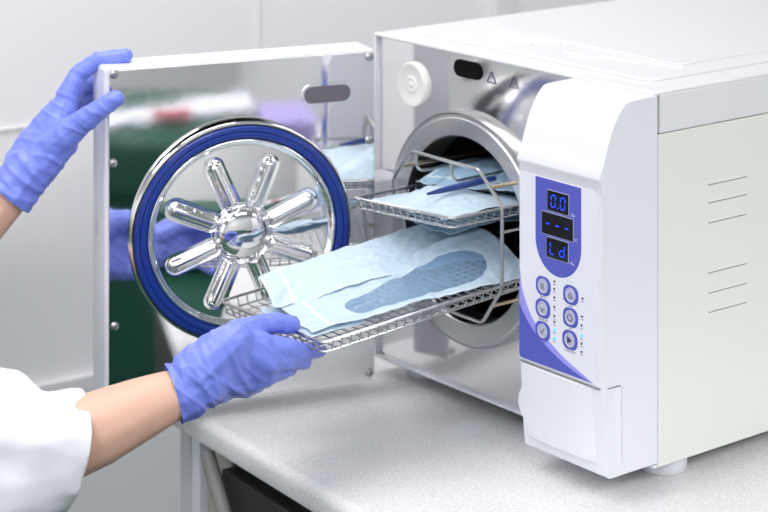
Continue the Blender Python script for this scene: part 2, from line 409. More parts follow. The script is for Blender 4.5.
leds = [(.4105, .2005, 0), (.4105, .1925, 0), (.4105, .1834, 0), (.4105, .1733, 0), (.4105, .1637, 0), (.4105, .1573, 0), (.4105, .1488, 1), (.4105, .1392, 1), (.4535, .1921, 0), (.4529, .173, 0), (.4522, .1635, 0), (.4522, .1525, 1), (.4522, .1445, 0), (.4522, .1357, 0)]
for x, z, on in leds:
    bm = bmesh.new(); lathe(bm, [(.0013 + .0004 * on, .0008), (.0012 + .0004 * on, .0014), (0, .0017)], lambda a, b, h: TP(x + a, z + b, h), 16)
    l = fin('indicator_led', bm, 'led' if on else 'ink', ch)
    if on: l['label'] = 'lit blue indicator'
    bm = bmesh.new(); prism(bm, rrect(x - .0018, x + .0018, z - .0036, z - .0030, .0002, 2), TP, .0008, .0010); fin('led_caption', bm, 'ink', ch, False)
for x, z in ((.4255, .1855), (.4255, .1610)):
    bm = bmesh.new(); tube(bm, [TP(x + .0012 * math.cos(i * PI / 4), z + .0012 * math.sin(i * PI / 4), .0009) for i in range(8)], .0004, 4, True)
    tube(bm, [TP(x + .0012, z - .0012, .0009), TP(x + .0028, z - .003, .0009)], .0004, 4); fin('key_mark', bm, 'blue', ch)

# ================================================================= DOOR (a part of the autoclave)
ang = math.radians(15.8)
dv = V((-math.sin(ang), -math.cos(ang), 0)); mv = V((math.cos(ang), -math.sin(ang), 0)); HP = V((.066, -.055, 0))
TD = lambda a, b, h: HP + dv * a + mv * h + V((0, 0, b))     # a = across from hinge, b = up, h = out of the inner face
DW = .334
bm = bmesh.new(); prism(bm, rrect(0, DW, 0.0, .3985, .005, 5), TD, -.052, -.0006)
door = fin('door', bm, 'plastic', auto, True, .003, 4)
door['label'] = 'door swung open, white shell with mirror lining'
bm = bmesh.new(); prism(bm, rrect(.0012, DW - .0045, .002, .3945, .004, 5), TD, -.0008, .0012)
dl = fin('door_lining', bm, 'mirror', door, True, .0006, 2)
bm = bmesh.new(); prism(bm, rrect(.0290, .0950, .3350, .3620, .0133, 10), TD, .0010, .0018); fin('door_slot_rim', bm, 'mirror', door, True, .0005, 2)
bm = bmesh.new(); prism(bm, rrect(.0325, .0915, .3385, .3585, .0098, 10), TD, .0014, .0020); fin('door_slot', bm, pmat('grey_slot', (.13, .12, .14), .45), door, True)
for a, b in ((.0082, .3885), (.0082, .2890), (.0080, .0100), (.3235, .3910), (.3245, .2896), (.3225, .1030), (.3225, .012)):
    bm = bmesh.new(); lathe(bm, [(.0052, .0010), (.0050, .0020), (.0036, .0034), (.0020, .0038), (.0019, .0026), (0, .0026)], lambda x, y, h: TD(a + x, b + y, h), 24)
    fin('screw', bm, 'screw', door)
bm = bmesh.new(); prism(bm, rrect(-.040, -.034, .200, .218, .003, 6), lambda a, b, d: HP + dv * (DW + d) + mv * a + V((0, 0, b)), -.001, .0006); fin('door_latch_slot', bm, 'flange', door)
# pressure plate
PA, PB = .1735, .1990
tlt = math.radians(5)          # the plate floats on its pivot and leans a little
PC = TD(PA, PB, .0116); pax = -dv * math.cos(tlt) + mv * math.sin(tlt); pno = mv * math.cos(tlt) + dv * math.sin(tlt)
TQ = lambda a, b, h: PC + pax * a * 1.03 + pno * h + V((0, 0, b))     # +a towards the hinge
bm = bmesh.new(); lathe(bm, [(.03, -.006), (.03, .004)], TQ, 40); fin('pivot_boss', bm, 'flange', door)
bm = bmesh.new(); lathe(bm, [(.118, .0005), (.1274, .0008), (.1284, .0020), (.1284, .0070), (.1278, .0082), (.1266, .0084), (.1259, .0078), (.1256, .004)], TQ, 160)
fin('pressure_plate_rim', bm, 'shine', door)
bm = bmesh.new(); lathe(bm, [(.1258, .003), (.1258, .0078), (.1250, .0084), (.1244, .0078), (.1244, .003)], TQ, 160); fin('rim_seam', bm, 'black', door)
bm = bmesh.new(); lathe(bm, [(.1246, .003), (.1246, .0085), (.1230, .0108), (.1195, .0116), (.1183, .0110), (.1179, .0098), (.1173, .0110), (.1145, .0118), (.1115, .0110), (.1105, .0090), (.1105, .002)], TQ, 160)
fin('gasket', bm, 'gasket', door)
def dish_h(r, th):
    h = .0012
    if r > .1015: return h + .0078 * sm((r - .1015) / .005) if r < .108 else .0090 - .003 * sm((r - .108) / .0025)
    h += .0060 * (1 - (r / .1015) ** 2)
    # 8 pressed ribs
    k = round((th - PI / 8) / (PI / 4)); tr = PI / 8 + k * PI / 4
    x = r * math.cos(th - tr); y = r * math.sin(th - tr)
    xs = max(.0380, min(.083, x)); dseg = math.hypot(x - xs, y)
    wd = .0062
    if dseg < wd: h += .0066 * math.sqrt(max(0, 1 - (dseg / wd) ** 2)) ** .9
    elif dseg < wd + .005: h -= .0010 * math.sin(PI * (dseg - wd) / .005)
    if r < .029: h += .009 * math.sqrt(max(0, 1 - (r / .029) ** 2)) ** .8
    elif r < .035: h -= .0022 * math.sin(PI * (r - .029) / .006)
    return h
bm = bmesh.new(); NR, NT = 150, 384; prev = None; ctr = bm.verts.new(TQ(0, 0, dish_h(0, 0)))
for i in range(1, NR + 1):
    r = .1107 * i / NR
    ring = [bm.verts.new(TQ(r * math.cos(2 * PI * k / NT), r * math.sin(2 * PI * k / NT), dish_h(r, 2 * PI * k / NT))) for k in range(NT)]
    for k in range(NT):
        if prev is None: bm.faces.new([ctr, ring[k], ring[(k + 1) % NT]])
        else: bm.faces.new([prev[k], ring[k], ring[(k + 1) % NT], prev[(k + 1) % NT]])
    prev = ring
me_d = fin('pressed_dish', bm, 'dish', door, True, auto=0)
md = me_d.modifiers.new('s', 'SMOOTH'); md.iterations = 3; md.factor = .5

# ================================================================= RACK AND TRAYS
rack = empty('tray_rack', (.186, .05, .09))
tag(rack, 'octagonal chrome wire rack in the chamber mouth holding two trays', 'rack')
FY0, FY1 = -.045, .30
def octo(y): return [(.089, y, .157), (.089, y, .245), (.124, y, .2835), (.244, y, .2835), (.2835, y, .2500), (.2835, y, .157), (.2500, y, .1105), (.122, y, .1105)]
for y in (FY0, FY1):
    bm = bmesh.new(); tube(bm, fillet(octo(y), .007, 4, True), .0021, 8, True); fin('end_loop', bm, 'chrome', rack)
for x, z, mt in ((.2665, .2675, 'brass'), (.1065, .2625, 'brass'), (.267, .134, 'brass'), (.106, .134, 'brass')):
    bm = bmesh.new(); tube(bm, [(x, FY0, z), (x, FY1, z)], .0023, 8); o = fin('side_rod', bm, mt, rack); o['label'] = 'brassy side rod'
for x in (.132, .196):
    bm = bmesh.new(); tube(bm, fillet([(x, FY0, .283), (x, FY0, .268), (x + .004, FY0 + .004, .262), (x + .006, FY1 - .01, .262), (x, FY1, .283)], .006), .0018, 8); fin('hanger_wire', bm, 'chrome', rack)
for z in (.2195, .1535):
    for x in (.0905, .282):
        bm = bmesh.new(); tube(bm, [(x, FY0 + .0022, z), (x, FY1 - .002, z)], .0016, 8); fin('tray_runner', bm, 'chrome', rack)
def tray(label, x0, x1, y0, L, z0, tilt, roll=0, group='wire trays of the rack'):
    t = empty('wire_tray', ((x0 + x1) / 2, y0 + L / 2, z0 - .016)); tag(t, label, 'tray', group)
    T = lambda u, v, h: V((x0 + u, y0 + v, z0 + v * tilt + roll * (u / (x1 - x0) - .8) + h))
    w = x1 - x0; r = .0020
    bm = bmesh.new()
    for h, rr, ins in ((0, .0018, 0), (-.0110, .0010, .0020)):
        tube(bm, fillet([T(ins, ins, h), T(w - ins, ins, h), T(w - ins, L - ins, h), T(ins, L - ins, h)], .008, 5, True), rr, 8, True)
    fin('tray_rim', bm, 'chrome', t)
    bm = bmesh.new(); d = .0125
    n = int(L / .0122)
    for i in range(1, n):
        v = L * i / n; wv = 0 * (1 if i % 2 else -1)
        tube(bm, fillet([T(-.0022, v + wv, .0004), T(-.0006, v, -.006), T(.0030, v, -d), T(w - .0030, v, -d), T(w + .0006, v, -.006), T(w + .0022, v + wv, .0004)], .004, 2), .00085, 6)
    n = int(w / .0122)
    for i in range(1, n):
        u = w * i / n; wu = 0 * (1 if i % 2 else -1)
        tube(bm, fillet([T(u + wu, -.0022, .0004), T(u, -.0006, -.006), T(u, .0030, -d - .001), T(u, L - .003, -d - .001), T(u, L + .0006, -.006), T(u + wu, L + .0022, .0004)], .004, 2), .00085, 6)
    fin('tray_mesh', bm, 'chrome', t)
    return T
TU = tray('upper wire tray, inside the rack, holding two blue pouches', .096, .276, -.112, .33, .2425, 0.0, .012)
TL = tray('lower wire tray pulled out of the chamber and gripped by a gloved hand', .0905, .282, -.296, .31, .1445, .062)

# ================================================================= POUCHES
def pouch_mat(name, col, tr):
    m = bpy.data.materials.new(name); m.use_nodes = True; nt = m.node_tree; nt.nodes.clear()
    out = nt.nodes.new('ShaderNodeOutputMaterial'); uv = nt.nodes.new('ShaderNodeUVMap'); sp = nt.nodes.new('ShaderNodeSeparateXYZ')
    nt.links.new(uv.outputs['UV'], sp.inputs[0])
    def math_(op, a, b=None, c=None):
        n = nt.nodes.new('ShaderNodeMath'); n.operation = op
        for i, q in enumerate((a, b, c)):
            if q is None: continue
            if isinstance(q, (int, float)): n.inputs[i].default_value = q
            else: nt.links.new(q, n.inputs[i])
        return n.outputs[0]
    # white heat seals round the rim: distance to nearest edge
    du = math_('MINIMUM', sp.outputs[0], math_('SUBTRACT', 1, sp.outputs[0])); dv_ = math_('MINIMUM', sp.outputs[1], math_('SUBTRACT', 1, sp.outputs[1]))
    e = math_('MINIMUM', math_('MULTIPLY', du, .45), dv_)
    s1 = math_('MULTIPLY', math_('GREATER_THAN', e, .004), math_('LESS_THAN', e, .011))
    s2 = math_('MULTIPLY', math_('GREATER_THAN', sp.outputs[1], .085), math_('LESS_THAN', sp.outputs[1], .100))
    s = math_('MAXIMUM', s1, s2)
    mix = nt.nodes.new('ShaderNodeMixRGB'); mix.inputs[1].default_value = (*col, 1); mix.inputs[2].default_value = (.86, .93, .97, 1)
    nt.links.new(math_('MULTIPLY', s, .8), mix.inputs[0])
    n = nt.nodes.new('ShaderNodeTexNoise'); n.inputs['Scale'].default_value = 45; n.inputs['Detail'].default_value = 4; n.inputs['Distortion'].default_value = .8
    tc = nt.nodes.new('ShaderNodeTexCoord'); nt.links.new(tc.outputs['Object'], n.inputs['Vector'])
    bp = nt.nodes.new('ShaderNodeBump'); bp.inputs['Strength'].default_value = .55; bp.inputs['Distance'].default_value = .005; nt.links.new(n.outputs['Fac'], bp.inputs['Height'])
    pb = nt.nodes.new('ShaderNodeBsdfPrincipled'); pb.inputs['Roughness'].default_value = .38
    nt.links.new(mix.outputs[0], pb.inputs['Base Color']); nt.links.new(bp.outputs['Normal'], pb.inputs['Normal'])
    tl = nt.nodes.new('ShaderNodeBsdfTranslucent'); nt.links.new(mix.outputs[0], tl.inputs['Color'])
    ms = nt.nodes.new('ShaderNodeMixShader'); ms.inputs[0].default_value = tr
    nt.links.new(pb.outputs[0], ms.inputs[1]); nt.links.new(tl.outputs[0], ms.inputs[2]); nt.links.new(ms.outputs[0], out.inputs[0])
    return m
M['pouch'] = pouch_mat('pouch_paper', (.67, .82, .93), .22)
M['pouch2'] = pouch_mat('pouch_film', (.42, .62, .80), .22)
mf = bpy.data.materials.new('clear_blue_film'); mf.use_nodes = True; nt = mf.node_tree; nt.nodes.clear()
o_ = nt.nodes.new('ShaderNodeOutputMaterial'); t_ = nt.nodes.new('ShaderNodeBsdfTransparent'); t_.inputs[0].default_value = (.78, .87, .96, 1)
g_ = nt.nodes.new('ShaderNodeBsdfPrincipled'); g_.inputs['Base Color'].default_value = (.42, .60, .80, 1); g_.inputs['Roughness'].default_value = .2
x_ = nt.nodes.new('ShaderNodeMixShader'); x_.inputs[0].default_value = .34
nt.links.new(t_.outputs[0], x_.inputs[1]); nt.links.new(g_.outputs[0], x_.inputs[2]); nt.links.new(x_.outputs[0], o_.inputs[0]); M['film'] = mf
M['instrument'] = pmat('dark_blue_tool', (.015, .045, .20), .3)
def pouch(label, c, zf, mat, win=None, seed=0, nu=90, nv=180, group='sterilisation pouches on the wire trays'):
    """c: four plan corners FL FR BR BL (x, y); zf(x, y, u, v) -> z"""
    FLc, FRc, BRc, BLc = [V(q) for q in c]
    def P(u, v):
        p = (FLc * (1 - u) + FRc * u) * (1 - v) + (BLc * (1 - u) + BRc * u) * v
        z = zf(p.x, p.y, u, v)
        nz = noise.noise(V((p.x * 24 + p.y * 8 + seed * 7, p.y * 10, seed))) * .0045 + (.5 - abs(noise.noise(V((p.x * 50 + p.y * 22, p.y * 16 + seed * 3, seed))))) * .0040 + noise.noise(V((p.x * 130, p.y * 90 + seed * 3, seed))) * .0008
        return V((p.x, p.y, z + nz))
    def inwin(u, v):
        if not win: return False
        u0, v0, u1, v1, r0, r1 = win
        t = ((u - u0) * (u1 - u0) * .02 + (v - v0) * (v1 - v0)) / ((u1 - u0) ** 2 * .02 + (v1 - v0) ** 2); t = max(0, min(1, t))
        cu, cv = u0 + (u1 - u0) * t, v0 + (v1 - v0) * t; r = r0 + (r1 - r0) * t
        return math.hypot((u - cu), (v - cv) * 2.4) < r
    def build(test, thick, name, mt, parent=None):
        bm = bmesh.new(); uvl = bm.loops.layers.uv.new('UVMap'); g = {}
        def vert(i, j):
            if (i, j) not in g: g[(i, j)] = bm.verts.new(P(i / nu, j / nv))
            return g[(i, j)]
        for i in range(nu):
            for j in range(nv):
                if test((i + .5) / nu, (j + .5) / nv):
                    f = bm.faces.new([vert(i, j), vert(i + 1, j), vert(i + 1, j + 1), vert(i, j + 1)])
                    for l, (a, b) in zip(f.loops, ((i, j), (i + 1, j), (i + 1, j + 1), (i, j + 1))): l[uvl].uv = (a / nu, b / nv)
        o = fin(name, bm, mt, parent, True, auto=0)
        md = o.modifiers.new('t', 'SOLIDIFY'); md.thickness = thick; md.offset = 0
        return o
    o = build(lambda u, v: not inwin(u, v), .0006, 'sterilisation_pouch', mat)
    tag(o, label, 'pouch', group)
    if win:
        mp = o.matrix_basis.copy(); w = build(inwin, .0003, 'pouch_window', 'film', o); w['label'] = 'clear blue film window'
    return o
def lowz(x, y): return .1445 + (y + .296) * .062 - .0085
def b2(v, a, b): return sm(v / a) * sm((1 - v) / b)
# left pouch, nearest the mirror door
pouch('plain blue pouch on the left side of the lower tray, nearest the round door plate', [(.116, -.262), (.170, -.280), (.222, .02), (.136, .012)],
      lambda x, y, u, v: lowz(x, y) + .014 + (1 - u) ** .8 * (.018 + .016 * v) + .006 * b2(v, .35, .3) * u, 'pouch', seed=1)
pouch('darker blue film pouch lying deepest in the lower tray, half inside the chamber', [(.112, -.040), (.200, -.050), (.215, .07), (.120, .07)],
      lambda x, y, u, v: lowz(x, y) + .046 + .008 * math.sin(PI * min(1, v * 1.2)) * (1 - .4 * u), 'pouch2', seed=5, nu=60, nv=80)
pouch('pale blue pouch under the windowed pouch at the front of the lower tray', [(.138, -.276), (.2500, -.291), (.252, -.215), (.145, -.205)],
      lambda x, y, u, v: lowz(x, y) + .0035, 'pouch', seed=9, nu=60, nv=60)
WP = [(.134, -.262), (.2460, -.284), (.2800, .004), (.198, .002)]
def wz(x, y, u, v):
    return lowz(x, y) + .0085 + .010 * math.sin(PI * min(1, v * 1.05)) * sm((1 - u) * 1.6) + .036 * sm((v - .45) / .55) * (1 - u) ** .8
pouch('long pale blue pouch with a clear oval window, on top of the lower tray', WP, wz, 'pouch', win=(.72, .27, .56, .73, .15, .33), seed=3, nu=140, nv=280)
def upz(x, y): return .2425 - .0085 + .012 * ((x - .096) / .18 - .8)
pouch('blue pouch at the pulled-out front end of the upper tray', [(.104, -.106), (.250, -.104), (.262, .03), (.104, .0)],
      lambda x, y, u, v: upz(x, y) + .004 + .015 * b2(v, .6, .5) * b2(u, .35, .4), 'pouch', seed=11, nu=80, nv=80)
pouch('darker blue pouch on the upper tray, further inside the chamber', [(.112, -.03), (.268, .008), (.262, .19), (.112, .17)],
      lambda x, y, u, v: upz(x, y) + .016 + .014 * b2(v, .25, .4), 'pouch2', seed=13, nu=80, nv=80)
bm = bmesh.new(); tube(bm, [(.200, -.085, .2535), (.203, -.070, .2550), (.207, -.050, .2570), (.213, -.020, .2600), (.217, .004, .2615)], [.0015, .0030, .0036, .0040, .0030], 10)
tag(fin('dental_probe', bm, 'instrument'), 'slim dark blue instrument lying over the pouch on the upper tray', 'instrument')

# ================================================================= WORKTOP AND WHAT CARRIES IT
ca = math.radians(-4.8); UX = V((math.cos(ca), math.sin(ca), 0)); UY = V((-math.sin(ca), math.cos(ca), 0))
K0 = V((.035, -.267, 0))
def TK(a, b, c): return K0 + UX * a + UY * b + V((0, 0, c))
def kbox(bm, a0, a1, b0, b1, c0, c1):
    n0 = len(bm.verts); box(bm, a0, a1, b0, b1, c0, c1); bm.verts.ensure_lookup_table()
    for v in bm.verts[n0:]: v.co = TK(*v.co)
CT = -.018
bm = bmesh.new(); pr = [(.0, CT - .024), (.0, CT - .012)] + [(.012 - .012 * math.cos(t), CT - .012 + .012 * math.sin(t)) for t in [PI / 2 * k / 8 for k in range(1, 9)]] + [(.72, CT), (.72, CT - .031), (.006, CT - .031), (.002, CT - .029)]
prism(bm, pr, lambda a, b, d: TK(d, a, b), -.124, .78)
tag(fin('worktop', bm, 'counter', None, True, auto=30), 'pale grey speckled laminate worktop with rounded front edge, under the autoclave', 'worktop')
ws = empty('support_frame', TK(-.08, .2, -.9)); tag(ws, 'pale grey board frame supporting the left end of the worktop', 'table frame')
for nm, a0, a1, mt in (('side_board', -.138, -.112, 'board'), ('front_strip', -.109, -.090, 'boardw'), ('filler_board', -.089, -.029, 'beige')):
    bm = bmesh.new(); kbox(bm, a0, a1, .030 + (.0 if nm != 'filler_board' else .01), .68, -.90, CT - .0315); fin(nm, bm, mt, ws, True, .002, 2)
dk = empty('under_counter_shade_box', TK(.37, .3, -.9)); tag(dk, 'black box whose colour stands for the dark open space below the worktop', 'dark space')
bm = bmesh.new(); kbox(bm, -.026, .76, .040, .68, -.90, CT - .0315); fin('carcass', bm, 'dark', dk, True, .002, 2)  # black colour paints in the shade of the open space under the worktop
bm = bmesh.new(); kbox(bm, -.022, .36, .022, .0395, -.86, CT - .06); fin('shade_box_front', bm, 'dark', dk, True, .002, 2)
bm = bmesh.new(); kbox(bm, .37, .75, .022, .0395, -.86, CT - .06); fin('shade_box_front', bm, 'dark', dk, True, .002, 2)
lg = bmesh.new()
tube(lg, [TK(-.034, .010, CT - .043), TK(.55, .010, -.888)], .009, 12)
tag(fin('slanted_brace', lg, 'leg'), 'slanted dull grey brace below the front edge of the worktop', 'brace')

# ================================================================= ROOM
FZ, CEZ = -.90, 1.75
WL = -.80; XR, YB, YF = 5.2, 3.2, -4.6
def RB(name, a0, a1, b0, b1, c0, c1, mt, kind='structure', bev=0):
    bm = bmesh.new(); n0 = 0; box(bm, a0, a1, b0, b1, c0, c1)
    for v in bm.verts: v.co = UX * v.co.x + UY * v.co.y + V((0, 0, v.co.z))
    o = fin(name, bm, mt, None, False, bev, 2); o['kind'] = kind; return o
RB('floor', WL - .1, XR + .1, YF - .1, YB + .1, FZ - .1, FZ, 'floor')
RB('ceiling', WL - .1, XR + .1, YF - .1, YB + .1, CEZ, CEZ + .1, 'ceil')
RB('wall_back', WL, XR, YB, YB + .1, FZ, CEZ, 'wall'); RB('wall_front', WL, XR, YF - .1, YF, FZ, CEZ, 'wall')
RB('wall_left', WL - .1, WL, YF, YB, FZ, CEZ, 'wall'); RB('wall_right', XR, XR + .1, YF, YB, FZ, CEZ, 'wall')

RB('trim_1', WL, WL + .012, YF, YB, -.262, -.240, 'trim'); RB('trim_2', WL, WL + .004, YF, YB, .155, .158, 'ceil')
RB('trim_3', WL, WL + .004, .30, .303, FZ, CEZ, 'ceil')
RB('trim_4', WL, WL + .016, .775, .812, FZ, CEZ, 'trim')
# couch across the room, mirrored in the open door
cc = empty('treatment_couch', (2.85, -1.1, FZ)); tag(cc, 'dark green upholstered couch, seen mirrored in the open door', 'couch')
M['greenup'] = noise_bump(pmat('green_vinyl_upholstery', (.006, .070, .045), .5), 120, .1)
bm = bmesh.new(); box(bm, 2.58, 3.17, -2.1, -.02, -.40, -.25); fin('cushion', bm, 'greenup', cc, True, .03, 4)
bm = bmesh.new(); box(bm, 2.60, 3.15, -2.07, -.05, -.86, -.401); fin('base', bm, 'greenup', cc, True, .01, 2)
bm = bmesh.new(); box(bm, 2.66, 3.1, -2.0, -.1, -.899, -.861); fin('plinth', bm, 'dark', cc, True)
bm = bmesh.new()
prism(bm, [(2.59, -.50), (2.72, -.50), (3.02, -.03), (2.82, -.03)], lambda a, b, d: V((a, b, -.249 + d)), 0, .02)
tag(fin('folded_sheet', bm, 'coat', None, True, .008, 3), 'white folded sheet lying on the dark green couch', 'sheet')
bm = bmesh.new(); prism(bm, rrect(2.69, 2.73, -.28, -.19, .01), lambda a, b, d: V((a, b, -.2275 + d)), 0, .012)
tag(fin('red_packet', bm, pmat('red_card', (.6, .02, .03), .5), None, True, .002, 2), 'small red packet on the white folded sheet', 'packet')
# white cupboard across the room
cb = empty('white_cupboard', (4.2, 1.0, FZ)); tag(cb, 'white cupboard standing across the room behind the couch', 'cupboard')
bm = bmesh.new(); box(bm, 3.9, 4.4, .02, 1.9, FZ + .001, 1.0); fin('carcass', bm, 'trim', cb, True, .005, 2)
for y in (.05, .66, 1.27):
    bm = bmesh.new(); box(bm, 3.88, 3.8995, y, y + .58, FZ + .06, .96); d_ = fin('door', bm, 'trim', cb, True, .004, 2)
    bm = bmesh.new(); tube(bm, [(3.862, y + .53, -.1), (3.862, y + .53, .06)], .006, 10); fin('handle', bm, 'chrome', d_)

# instrument trolley to the right, also mirrored in the door
tr = empty('instrument_trolley', (2.05, .14, FZ)); tag(tr, 'white instrument trolley on legs, seen mirrored in the open door', 'trolley')
bm = bmesh.new(); box(bm, 1.83, 2.27, -.09, .40, -.185, -.160); fin('trolley_top', bm, 'trim', tr, True, .006, 3)
bm = bmesh.new(); box(bm, 1.85, 2.25, -.07, .38, -.66, -.64); fin('trolley_shelf', bm, 'trim', tr, True, .004, 2)
for x in (1.86, 2.24):
    for y in (-.06, .37):
        bm = bmesh.new(); tube(bm, [(x, y, -.186), (x, y, -.86)], .011, 12); fin('leg', bm, 'chrome', tr)
        bm = bmesh.new(); tube(bm, [(x - .01, y, -.880), (x + .01, y, -.880)], .0195, 16); fin('castor', bm, 'black', tr)
M['violet'] = pmat('violet_card', (.36, .30, .62), .5); M['paleblue'] = pmat('pale_blue_card', (.45, .66, .82), .5)
for nm, x0, x1, y0, y1, h, mt, lb, ct in (('glove_box', 1.88, 2.10, -.07, .04, .085, 'violet', 'violet box standing on the white trolley', 'box'), ('mask_box', 1.92, 2.10, .07, .19, .12, 'paleblue', 'pale blue box in the middle of the white trolley', 'box'), ('paper_towel_stack', 1.90, 2.15, .22, .34, .06, 'coat', 'stack of white paper towels on the white trolley', 'paper towels')):
    bm = bmesh.new(); box(bm, x0, x1, y0, y1, -.1598, -.1598 + h); tag(fin(nm, bm, mt, None, True, .004, 2), lb, ct)
# ================================================================= PERSON
def hull(bm, balls, sub=2):
    """convex hull of spheres"""
    t = bmesh.new()
    for c, r in balls: bmesh.ops.create_icosphere(t, subdivisions=sub, radius=r, matrix=Matrix.Translation(V(c)))
    P_ = [v.co.copy() for v in t.verts]; t.free(); t = bmesh.new(); vs = [t.verts.new(p) for p in P_]
    res = bmesh.ops.convex_hull(t, input=vs)
    loose = [v for v in t.verts if not v.link_faces]
    bmesh.ops.delete(t, geom=loose, context='VERTS')
    merge(bm, t)
def chain(bm, pts):
    for a, b in zip(pts, pts[1:]): hull(bm, [a, b])
def flesh(name, bm, mat, parent, voxel, smooth=4, deform=None, cuts=(), solid=0):
    me = bpy.data.meshes.new('raw'); bm.to_mesh(me); bm.free()
    o = bpy.data.objects.new('raw', me); C.objects.link(o)
    md = o.modifiers.new('r', 'REMESH'); md.mode = 'VOXEL'; md.voxel_size = voxel; md.use_smooth_shade = True
    s_ = o.modifiers.new('s', 'SMOOTH'); s_.iterations = smooth; s_.factor = .5
    dg = bpy.context.evaluated_depsgraph_get(); m2 = bpy.data.meshes.new_from_object(o.evaluated_get(dg))
    bpy.data.objects.remove(o); bpy.data.meshes.remove(me)
    b2_ = bmesh.new(); b2_.from_mesh(m2); bpy.data.meshes.remove(m2)
    if deform:
        b2_.normal_update(); nc = [(v, v.co + v.normal * deform(v.co, v.normal)) for v in b2_.verts]
        for v, c in nc: v.co = c
    for co, no in cuts:
        # cut only the neighbourhood of the plane's own limb
        co, no, rad = co, no.normalized(), .16
        bmesh.ops.bisect_plane(b2_, geom=[g for g in list(b2_.verts) + list(b2_.edges) + list(b2_.faces)], plane_co=co, plane_no=no)
        kill = [v for v in b2_.verts if (v.co - co).dot(no) > 1e-5 and (v.co - co).length < rad]
        bmesh.ops.delete(b2_, geom=kill, context='VERTS')
    ob = fin(name, b2_, mat, parent, True, auto=0)
    if solid:
        md = ob.modifiers.new('t', 'SOLIDIFY'); md.thickness = solid; md.offset = -1
    return ob
per = empty('person', (-.36, -.78, FZ))
tag(per, 'person in white coat and blue gloves pulling out the tray and holding the door', 'person')
# ---- key points (right arm: lower in the picture)
rw = at(184, 391, 2.20); re_ = at(-50, 486, 2.17); rs = at(-165, 235, 2.30)
lw = at(10, 195, 2.425); le = at(-120, 330, 2.42); ls = at(-190, 215, 2.62)
chest = (rs + ls) / 2 + V((-.06, -.05, -.10)); pelvis = V((-.45, -.86, -.02)); neck = (rs + ls) / 2 + V((-.03, -.02, .07)); head = neck + V((.035, .03, .135))
bm = bmesh.new()
chain(bm, [(rw + (rw - re_) * -.02, .0255), (at(150, 405, 2.19), .031), (at(95, 430, 2.18), .0395), (at(30, 456, 2.17), .044), (re_, .041), (rs, .052)])
chain(bm, [(lw, .0255), (at(-35, 240, 2.42), .034), (le, .040), (ls, .052)])
hull(bm, [(rs, .055), (ls, .055), (chest, .10)]); hull(bm, [(chest, .12), (pelvis, .13), (pelvis + V((.05, -.06, 0)), .12)])
chain(bm, [(chest, .06), (neck, .052), (head + V((0, 0, -.06)), .05)])
fw = V((.5, .86, 0)).normalized(); sd = V((fw.y, -fw.x, 0))
hull(bm, [(head + V((0, 0, .03)) - fw * .012, .088), (head + V((0, 0, .0)) + fw * .02, .075), (head + V((0, 0, -.075)) + fw * .045, .032)], 3)
hull(bm, [(head + fw * .098 + V((0, 0, -.012)), .010), (head + fw * .088 + V((0, 0, .02)), .007), (head + fw * .085 + V((0, 0, -.02)), .014)])   # nose
for k in (-1, 1): hull(bm, [(head + sd * k * .083 + V((0, 0, .012)), .014), (head + sd * k * .080 + V((0, 0, -.015)), .010)])
for k in (-1, 1):
    hip = pelvis + sd * .08 * k; knee = V((hip.x + .05, hip.y + .08, -.46)); ank = V((hip.x + .02, hip.y, -.84))
    chain(bm, [(hip, .09), (knee, .058), (ank, .042)])
flesh('body', bm, 'skin', per, .0055, 5)
# ---- gloves
def glove(name, builder, wrist, axis, amp, cuts):
    bm = bmesh.new(); builder(bm)
    ax = axis.normalized()
    def df(p, n):
        q = p - wrist; s_ = q.dot(ax); f = math.exp(-max(0, s_) / .045)
        w1 = noise.noise(V((q.dot(ax) * 75, (q.z) * 22, q.dot(ax.cross(V((0, 0, 1)))) * 22)))
        w2 = noise.noise(p * 42)
        ridg = (1 - abs(w1) * 2.2)
        w3 = noise.noise(V((s_ * 46 + p.z * 34, q.z * 12, q.dot(ax.cross(V((0, 0, 1)))) * 30 + 5)))
        return amp * (.30 + .8 * f) * ridg * .9 + .0012 * w2 + .0011 * (1 - abs(w3) * 4) * (1 if abs(w3) < .25 else 0) + .0012 * math.exp(-((s_ + .002) / .004) ** 2)
    return flesh(name, bm, 'glove', per, .0017, 3, df, cuts)
d0 = 2.215
def RH(bm):
    # cuff and palm
    chain(bm, [(at(158, 401, 2.20), .0305), (at(186, 389, 2.205), .0295), (at(204, 377, 2.21), .0290)])
    hull(bm, [(at(196, 374, 2.205), .027), (at(202, 388, 2.225), .022), (at(244, 348, 2.225), .0205), (at(247, 378, 2.235), .0150), (at(236, 340, 2.215), .019)])
    hull(bm, [(at(236, 345, 2.220), .0190), (at(262, 345, 2.228), .0140), (at(270, 360, 2.230), .0135), (at(266, 374, 2.240), .0130), (at(250, 384, 2.250), .0125), (at(225, 385, 2.235), .017)])
    # thumb
    chain(bm, [(at(214, 354, 2.225), .020), (at(242, 333, 2.235), .0155), (at(264, 325, 2.255), .0112), (at(276, 323, 2.262), .0105), (at(293, 325, 2.275), .0098)])
    # index to little
    chain(bm, [(at(262, 347, 2.230), .0135), (at(287, 347, 2.245), .0108), (at(306, 352, 2.268), .0092), (at(320, 349, 2.292), .0082)])
    chain(bm, [(at(270, 361, 2.232), .0130), (at(292, 358, 2.255), .0108), (at(304, 360, 2.285), .0092), (at(306, 352, 2.315), .0084)])
    chain(bm, [(at(266, 374, 2.240), .0128), (at(282, 369, 2.268), .0105), (at(290, 368, 2.300), .0090), (at(290, 360, 2.325), .0082)])
    chain(bm, [(at(250, 384, 2.250), .0122), (at(266, 378, 2.280), .0095), (at(272, 372, 2.305), .0084), (at(272, 365, 2.325), .0076)])
ax = at(240, 360, 2.22) - rw
